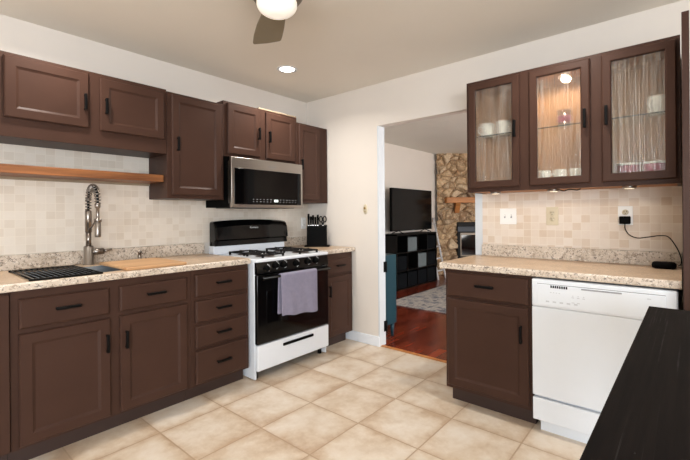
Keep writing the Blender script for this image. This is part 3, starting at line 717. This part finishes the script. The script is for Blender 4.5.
for u in (0.386, 0.779):
    b = MB(); b.box(u-0.008, u+0.008, 0.022, GD-0.009, GZ0+0.021, GZ1-0.023); b.build('divider', 'lining', t)
DOORS = [(0.020, 0.357), (0.417, 0.750), (0.808, 1.137)]
b = MB(); zb, zt = 1.43, 2.11
b.box(0, GW, 0, 0.02, GZ0, zb); b.box(0, GW, 0, 0.02, zt, GZ1)
for u0_, u1_ in ((0, 0.05), (0.33, 0.445), (0.722, 0.835), (1.108, GW)): b.box(u0_, u1_, 0.0, 0.02, zb, zt)
b.build('face_frame', 'brown', t)
for i, (a0, a1) in enumerate(DOORS):
    z0, z1, S = 1.407, 2.132, 0.047
    def ring(ins, yy): return [(a0+ins, yy, z0+ins), (a1-ins, yy, z0+ins), (a1-ins, yy, z1-ins), (a0+ins, yy, z1-ins)]
    b = MB(); b.loft([ring(0, -0.001), ring(0, -0.015), ring(0.006, -0.021), ring(S-0.006, -0.021), ring(S, -0.015), ring(S, -0.001)], loop=True)
    d = b.build('door', 'brown', t)
    b = MB(); b.box(a0+S-0.004, a1-S+0.004, -0.009, -0.005, z0+S-0.004, z1-S+0.004); b.build('glass_pane', 'rain', d)
    hx, hz_ = ((a1-0.024, 1.782), (a1-0.024, 1.782), (a0+0.024, 1.782))[i]
    pull(d, hx, hz_, 0.11, True)
for u0_, u1_ in ((0.021, 0.377), (0.395, 0.770), (0.788, 1.131)):
    b = MB(); b.box(u0_, u1_, 0.032, GD-0.012, 1.768, 1.774); gs = b.build('glass_shelf', 'clear', t)
    b = MB(); b.box(u0_, u1_, 0.029, 0.032, 1.768, 1.774); b.build('polished_edge', 'glassedge', gs)
pk = MB(); pk.lathe([(0.0, 0), (0.022, 0), (0.022, 0.010), (0.0, 0.010)], (0.60, 0.13, GZ1-0.034), seg=24); pk.build('lamp', 'globe', t)
ld = bpy.data.lights.new('cabinet_lamp_light', 'SPOT'); ld.energy = 4.2; ld.color = (1.0, 0.84, 0.64); ld.spot_size = math.radians(150); ld.shadow_soft_size = 0.02
lo = bpy.data.objects.new('cabinet_lamp_light', ld); COL.objects.link(lo); lo.location = (XU+0.15, 1.155-0.585, GZ1-0.05)

def mug(label, x, y, z, r_, h_, mat, ang, group, rim=None):
    t = thing('mug', label, 'mug', (x, y, z), ang, group)
    b = MB(); b.lathe([(0.0, 0), (r_*0.86, 0), (r_*0.97, 0.008), (r_, h_*0.5), (r_, h_), (r_-0.004, h_), (r_-0.004, 0.012), (0.0, 0.008)], seg=24); b.build('cup', mat, t)
    b = MB(); b.tube([(r_-0.002+0.026*math.sin(a), 0, h_*0.5-0.028*math.cos(a)) for a in [math.pi*i/12 for i in range(13)]], 0.0048, 8); b.build('handle', mat, t)
    return t
mx = 2.80
mug('left white mug on the glass shelf behind the left ribbed door', mx, 1.050, 1.7742, 0.044, 0.094, 'mug', 2.4, 'mugs in the glass cabinet')
mug('right white mug on the glass shelf behind the left ribbed door', mx, 0.938, 1.7742, 0.046, 0.096, 'mug', -2.0, 'mugs in the glass cabinet')
mug('white mug on the glass shelf behind the right ribbed door', mx, 0.103, 1.7742, 0.044, 0.10, 'mug', 2.6, 'mugs in the glass cabinet')
for i, (yy, lb) in enumerate(((0.68, 'left white mug on the cabinet floor behind the middle ribbed door'), (0.59, 'middle white mug on the cabinet floor behind the middle ribbed door'), (0.50, 'right white mug on the cabinet floor behind the middle ribbed door'))):
    mug(lb, 2.80, yy, GZ0+0.0203, 0.038, 0.105, 'mug', 1.2+i, 'mugs in the glass cabinet')
t = thing('drinking_glass', 'patterned clear tumbler on the shelf behind the middle ribbed door', 'glass', (mx, 0.563, 1.7742))
b = MB(); b.lathe([(0.0, 0), (0.036, 0), (0.042, 0.105), (0.0395, 0.105), (0.034, 0.006), (0.0, 0.006)], seg=24); b.build('tumbler', 'tumbler', t)
b = MB(); b.lathe([(0.0378, 0.03), (0.0402, 0.068), (0.0398, 0.068), (0.0374, 0.03)], seg=24, caps=False); b.build('printed_band', 'pink', t)
for yy, lb in ((0.235, 'left raspberry pink bowl with white rim behind the right ribbed door'), (0.112, 'right raspberry pink bowl with white rim behind the right ribbed door')):
    t = thing('bowl', lb, 'bowl', (2.80, yy, GZ0+0.0203), 0, 'pink bowls in the glass cabinet')
    b = MB(); b.lathe([(0.0, 0), (0.03, 0), (0.033, 0.006), (0.050, 0.05), (0.055, 0.102), (0.051, 0.102), (0.045, 0.05), (0.028, 0.012), (0.0, 0.010)], seg=28); b.build('wall', 'pink', t)
    b = MB(); b.lathe([(0.0555, 0.100), (0.057, 0.112), (0.052, 0.112), (0.0505, 0.100)], seg=28, caps=False); b.build('rim', 'mug', t)

for i, (yy, lb) in enumerate(((0.985, 'left puck light under the glass cabinet above the switch plate'), (0.62, 'middle puck light under the glass cabinet above the ivory outlet'), (0.228, 'right puck light under the glass cabinet above the charger'))):
    t = thing('puck_light', lb, 'light', (2.765, yy, GZ0), 0, 'puck lights under the glass cabinet')
    b = MB(); b.lathe([(0.0, 0.002), (0.034, 0.002), (0.034, -0.010), (0.028, -0.013), (0.0, -0.013)], seg=24); b.build('case', 'steel', t)
    b = MB(); b.lathe([(0.0, -0.0132), (0.024, -0.0132), (0.022, -0.0152), (0.0, -0.0155)], seg=24); b.build('lens', 'puck', t)
    if i == 1:
        b = MB(); b.tube(smooth([(0.035, 0, -0.006), (0.06, 0, -0.012), (0.09, 0, -0.004), (0.13, 0, -0.010), (0.15, 0, -0.003)]), 0.003, 6); b.build('cord', 'black', t).rotation_euler = (0, 0, RB)
    ld = bpy.data.lights.new('puck_lamp', 'SPOT'); ld.energy = 0.7; ld.color = (1.0, 0.82, 0.62); ld.spot_size = math.radians(160); ld.shadow_soft_size = 0.025
    lo = bpy.data.objects.new('puck_lamp', ld); COL.objects.link(lo); lo.location = (2.765, yy, GZ0-0.022)

# ------------------------------------------------------------------ dishwasher
t = thing('dishwasher', 'white built-in dishwasher under the right countertop', 'dishwasher', (2.384, 0.650, 0), RB)
DWW = 0.634
b = MB(); b.box(0.004, DWW-0.004, 0.03, 0.58, 0.09, 0.862); b.build('tub', 'dw', t)
b = MB(); b.box(0, DWW, 0.0, 0.03, 0.209, 0.7085, 0.003); b.build('door_panel', 'dw', t)
b = MB(); b.box(0, DWW, -0.008, 0.03, 0.709, 0.866, 0.010, 3); c_ = b.build('control_panel', 'dw', t)
b = MB(); b.box(0.03, DWW-0.045, -0.0105, -0.006, 0.722, 0.838, 0.002); fp = b.build('fascia', 'dw', c_)
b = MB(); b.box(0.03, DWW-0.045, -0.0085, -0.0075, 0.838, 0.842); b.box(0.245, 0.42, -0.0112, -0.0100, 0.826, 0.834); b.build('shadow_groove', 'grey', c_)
b = MB()
for i in range(8): b.box(0.098+i*0.0107, 0.1055+i*0.0107, -0.0112, -0.0100, 0.822, 0.836)
b.build('vent_slots', 'black', c_)
marks = [(0.075+i*0.034, 0.742, 0.017, 0.008) for i in range(5)] + [(0.20+i*0.025, 0.779, 0.012, 0.004) for i in range(3)] + [(0.203+i*0.025, 0.788, 0.006, 0.004) for i in range(3)]
marks += [(0.20+i*0.025, 0.752, 0.014, 0.004) for i in range(2)] + [(0.096+i*0.014, 0.795, 0.008, 0.004) for i in range(4)] + [(0.52, 0.815, 0.015, 0.004)]
for x, z, a, h_ in marks: b = MB(); b.box(x, x+a, -0.0110, -0.0100, z, z+h_); b.build('button_mark', 'greymark', c_)

b = MB(); b.box(0.0, DWW, 0.0, 0.03, 0.070, 0.196, 0.005); b.build('lower_panel', 'dw', t)
b = MB(); b.box(0.03, DWW, 0.045, 0.07, 0.0, 0.072); b.build('toe_panel', 'dw', t)

# end panel beside the countertop, island table in the foreground
b = MB(); b.box(2.30, XB-0.004, -0.028, -0.002, 0, 2.118, 0.0015, 1)
tag(b.build('end_panel', 'brown'), 'tall dark brown end panel at the right edge of the countertop', 'panel')
t = thing('island_table', 'worn black painted wooden table top in the foreground', 'table', (1.686, 0.088, 0), -0.0136)
b = MB(); b.box(-1.39, 0.0, -0.81, 0.0, 0.872, 0.914, 0.002); b.build('top', 'table', t)
for x in (-1.34, -0.09):
    for y in (-0.75, -0.09): b = MB(); b.box(x, x+0.07, y-0.035, y+0.035, 0, 0.872, 0.004); b.build('leg', 'table', t)
b = MB(); b.box(-1.29, -0.07, -0.09, -0.068, 0.77, 0.872); b.box(-1.29, -0.07, -0.76, -0.738, 0.77, 0.872); b.build('apron', 'table', t)

# ------------------------------------------------------------------ ceiling fan and recessed lights
fx, fy = 1.2365, 1.478
t = thing('ceiling_fan', 'taupe ceiling fan with frosted globe light', 'ceiling fan', (fx, fy, HC))
z_ = lambda v: v-HC
b = MB(); b.lathe([(0.0, -0.001), (0.07, -0.001), (0.075, -0.03), (0.115, -0.05), (0.125, -0.09), (0.125, -0.165), (0.110, -0.185), (0.0, -0.185)], seg=36); b.build('motor_housing', 'fanbody', t)
b = MB(); prof = [(0.0, -0.276)] + [(0.097*math.cos(a), z_(2.247)+0.058*math.sin(a)) for a in [-math.pi/2*0.85 + math.pi*0.85*i/16*0.95 for i in range(17)]]
b.lathe([(0.012, z_(2.1925))] + prof[1:] + [(0.06, -0.165)], seg=36); b.build('globe', 'globe', t)
for k in range(3):
    a = math.radians(56.5 + 120*k); R2 = Matrix.Rotation(a, 3, 'Z')
    top = [(0.11, -0.048), (0.17, -0.064), (0.30, -0.072), (0.40, -0.074), (0.445, -0.073), (0.462, -0.066), (0.512, 0.0), (0.548, 0.070), (0.55, 0.080), (0.535, 0.086), (0.44, 0.086), (0.30, 0.076), (0.17, 0.058), (0.11, 0.042)]
    def q(x, y, dz): return tuple(R2 @ Vector((x, y, -0.172 + y*0.02 + dz)))
    b = MB(); b.loft([[q(x, y, 0.004) for x, y in top], [q(x, y, -0.004) for x, y in top]]); b.build('blade', 'fan', t)

def can(label, x, y, power):
    t = thing('recessed_light', label, 'ceiling light', (x, y, HC), 0, 'recessed ceiling lights')
    b = MB(); b.lathe([(0.062, -0.001), (0.062, -0.004), (0.080, -0.005), (0.084, -0.001)], seg=32, caps=False); b.build('trim_ring', 'white', t)
    b = MB(); b.lathe([(0.0, -0.0015), (0.063, -0.0015), (0.05, -0.004), (0.0, -0.006)], seg=32); b.build('lens', 'canlight', t)
    ld = bpy.data.lights.new('recessed_lamp', 'AREA'); ld.shape = 'DISK'; ld.size = 0.11; ld.energy = power; ld.color = (1.0, 0.95, 0.88); ld.spread = math.radians(150)
    lo = bpy.data.objects.new('recessed_lamp', ld); COL.objects.link(lo); lo.location = (x, y, HC-0.012)
can('round recessed ceiling light in front of the range', 2.196, 2.500, 12)
can('round recessed ceiling light above the sink, outside the photo', 0.62, 2.48, 10)
can('round recessed ceiling light above the dishwasher, outside the photo', 2.25, 0.55, 11)

# ------------------------------------------------------------------ living room
t = thing('teal_sideboard', 'teal lacquered sideboard on tapered legs just beyond the opening', 'sideboard', (XB2+0.003, 2.215, 0))
b = MB(); b.box(0, 0.292, 0, 0.95, 0.135, 0.828, 0.004); b.build('case', 'teal', t)
for x in (0.03, 0.262):
    for y in (0.035, 0.90): b = MB(); b.lathe([(0.014, 0), (0.024, 0.136)], (x, y, 0), seg=14); b.build('leg', 'teal', t)
b = MB(); b.box(0.292, 0.305, 0.01, 0.47, 0.15, 0.815, 0.003); b.build('door', 'teal', t)
b = MB(); b.box(0.292, 0.305, 0.48, 0.94, 0.15, 0.815, 0.003); b.build('door', 'teal', t)

ox, oy, OWd, OH, OD = 5.30, 3.455, 1.335, 0.905, 0.355
t = thing('cube_organizer', 'black cube shelving unit under the television', 'shelving unit', (ox, oy, 0))
b = MB(); P_ = 0.016
b.box(0, OWd, 0, OD, 0, P_+0.01); b.box(0, OWd, 0, OD, OH-P_-0.006, OH); b.box(0, P_+0.004, 0, OD, 0, OH); b.box(OWd-P_-0.004, OWd, 0, OD, 0, OH); b.build('carcass', 'espresso', t)
cw = (OWd-P_)/4; chh = (OH-P_)/3
b = MB()
for i in range(1, 4): b.box(i*cw, i*cw+P_, 0.002, OD, 0.02, OH-0.02)
for j in range(1, 3): b.box(0.01, OWd-0.01, 0.001, OD, j*chh, j*chh+P_)
b.build('partitions', 'espresso', t)
b = MB(); b.box(0.01, OWd-0.01, OD-0.006, OD, 0.01, OH-0.01); b.build('back_panel', 'espresso', t)
cells = {(1, 2): 'g', (2, 1): 'g', (3, 2): 'd', (0, 1): 'd', (1, 0): 'd', (2, 0): 'd', (0, 0): 'd', (3, 1): 'd', (3, 0): 'd'}
rown = ['bottom', 'middle', 'top']; coln = ['first', 'second', 'third', 'fourth']
for (i, j), c_ in cells.items():
    lb = '%s fabric bin in the %s column and %s row of the black cube shelves' % ('pale grey' if c_ == 'g' else 'dark charcoal', coln[i], rown[j])
    t = thing('storage_bin', lb, 'storage bin', (ox+i*cw+P_+0.006, oy+0.012, j*chh+(P_+0.011 if j == 0 else P_+0.0005)), 0, 'fabric bins in the cube shelves')
    bw, bh = cw-P_-0.012, chh-P_-0.045
    b = MB(); b.box(0, bw, 0, 0.32, 0, bh, 0.008); b.build('bin', 'greybin' if c_ == 'g' else 'darkbin', t)
    b = MB(); b.box(bw/2-0.045, bw/2+0.045, -0.005, 0.001, bh*0.72, bh*0.72+0.02, 0.002); b.build('pull_tab', 'greybin' if c_ == 'g' else 'darkbin', t)

t = thing('television', 'large black flat television standing on the cube shelves', 'television', (ox+0.76, 3.60, OH))
b = MB(); b.box(-0.675, 0.675, 0, 0.045, 0.045, 0.765, 0.006); b.build('case', 'blackplastic', t)
b = MB(); b.box(-0.665, 0.665, -0.003, 0.001, 0.058, 0.757); b.build('screen', 'tv', t)
b = MB(); b.box(-0.03, 0.03, -0.004, -0.001, 0.046, 0.055); b.build('badge', 'grey', t)
for s_ in (-1, 1):
    b = MB(); b.tube([(s_*0.48, -0.09, 0.0085), (s_*0.44, 0.02, 0.05), (s_*0.48, 0.13, 0.0085)], 0.0075, 8); b.build('foot', 'blackplastic', t)

# leaning white ladder
t = thing('ladder', 'pale grey ladder leaning in the corner beside the fireplace', 'ladder', (0, 0, 0))
for x0_ in (6.69, 6.99):
    b = MB(); b.tube([(x0_, 3.45, 0.002), (x0_+0.18, 3.795, 1.16)], 0.020, 8); b.build('rail', 'whiteladder', t)
for k in range(5):
    f = 0.14+k*0.19; y = 3.45+0.345*f; z = 1.16*f
    b = MB(); b.tube([(6.69+0.18*f, y, z), (6.99+0.18*f, y, z)], 0.018, 8); b.build('rung', 'whiteladder', t)

# stone fireplace wall set diagonally across the far corner
d0 = Vector((7.302, 3.797, 0)); dr_ = Vector((0.64982, -0.76009, 0)); dn = Vector((-dr_.y, dr_.x, 0))*-1   # dn points into the room
if dn.dot(Vector((-1, -1, 0))) < 0: dn = -dn
fa = math.atan2(dr_.y, dr_.x)
def stone_wall():
    W, Hh, nx, nz = 1.75, HC, 150, 210
    me = bpy.data.meshes.new('wall_stone'); vs, fs, at, jt = [], [], [], []
    for j in range(nz+1):
        for i in range(nx+1):
            x, z = W*i/nx, Hh*j/nz
            wx = x + 0.09*noise.noise(Vector((x*4, z*4, 3))); wz = z + 0.09*noise.noise(Vector((x*4, z*4, 9)))
            d, p = noise.voronoi(Vector((wx*5.6+0.8*wz, wz*7.2-1.5*wx, 0.3)), distance_metric='DISTANCE')
            e = d[1]-d[0]; h_ = min(1.0, e/0.28)**0.6
            cid = (math.sin(p[0].x*127.1+p[0].y*311.7+p[0].z*74.7)*43758.5453) % 1.0
            y = -(0.10*h_*(0.35+0.85*cid) + 0.035*noise.fractal(Vector((x*8, z*11, 1)), 0.8, 2.0, 4))
            vs.append((x, min(y, 0.0), z)); at.append(cid); jt.append(max(0.0, 1-e/0.09))
    for j in range(nz):
        for i in range(nx):
            a = j*(nx+1)+i; x, z = W*(i+0.5)/nx, Hh*(j+0.5)/nz
            if 0.40 < x < 1.50 and 0.32 < z < 1.06: continue
            fs.append((a, a+1, a+nx+2, a+nx+1))
    me.from_pydata(vs, [], fs); me.materials.append(M['stone'])
    for nm, dat in (('stone', at), ('joint', jt)):
        A = me.attributes.new(nm, 'FLOAT', 'POINT'); A.data.foreach_set('value', dat)
    o = bpy.data.objects.new('wall_stone', me); COL.objects.link(o); tag(o, kind='structure')
    o.location = d0; o.rotation_euler = (0, 0, fa); return o
stone_wall()
fr = Matrix.Rotation(fa, 3, 'Z')
def floc(u, off, z): v = d0 + dr_*u + dn*off; return (v.x, v.y, z)
t = thing('fireplace_insert', 'black metal fireplace insert with glass doors in the stone wall', 'fireplace', floc(0.40, 0.0, 0.32), fa)
b = MB(); b.box(0.0, 1.10, -0.03, 0.30, 0.0, 0.74); b.build('firebox', 'soot', t)
b = MB(); b.box(0.0, 1.10, -0.09, -0.025, 0.54, 0.745, 0.006); b.box(0.0, 0.055, -0.09, -0.025, 0.0, 0.54, 0.004); b.box(1.045, 1.10, -0.09, -0.025, 0.0, 0.54, 0.004); b.box(0.0, 1.10, -0.09, -0.025, 0.0, 0.05, 0.004); b.build('surround', 'black', t)
b = MB(); b.box(0.0, 1.10, -0.1, -0.088, 0.55, 0.655, 0.004); b.build('hood', 'bluehood', t)
for u in (0.06, 0.55):
    b = MB(); b.box(u, u+0.48, -0.066, -0.058, 0.055, 0.53); dd = b.build('glass_door', 'blackglass', t)
    b = MB(); b.box(u, u+0.48, -0.074, -0.06, 0.485, 0.53, 0.003); b.box(u, u+0.48, -0.074, -0.06, 0.055, 0.085, 0.003); b.box(u, u+0.022, -0.072, -0.06, 0.085, 0.485, 0.003); b.build('door_frame', 'fanbody', dd)
t = thing('mantel_shelf', 'orange pine mantel beam with corbels on the stone wall', 'mantel', floc(0.16, 0.06, 1.435), fa)
b = MB(); b.box(0, 1.40, -0.16, 0.02, 0.015, 0.125, 0.006); b.build('beam', 'mantel', t)
for u in (0.19, 1.12): b = MB(); b.prism([(-0.13, 0.016), (0.02, 0.016), (0.02, -0.185), (-0.04, -0.185), (-0.06, -0.12)], 0, u, u+0.09); b.build('corbel', 'mantel', t)

b = MB(); b.box(4.50, 6.75, 0.6, 3.12, 0.0, 0.010, 0.003); tag(b.build('area_rug', 'rug'), 'faded grey and blue patterned rug on the red wood floor', 'rug')
b = MB(); b.box(6.78, 6.83, LY-0.006, LY, 1.20, 1.32, 0.002); tag(b.build('wall_switch', 'plate'), 'small white switch plate on the wall right of the television', 'light switch')
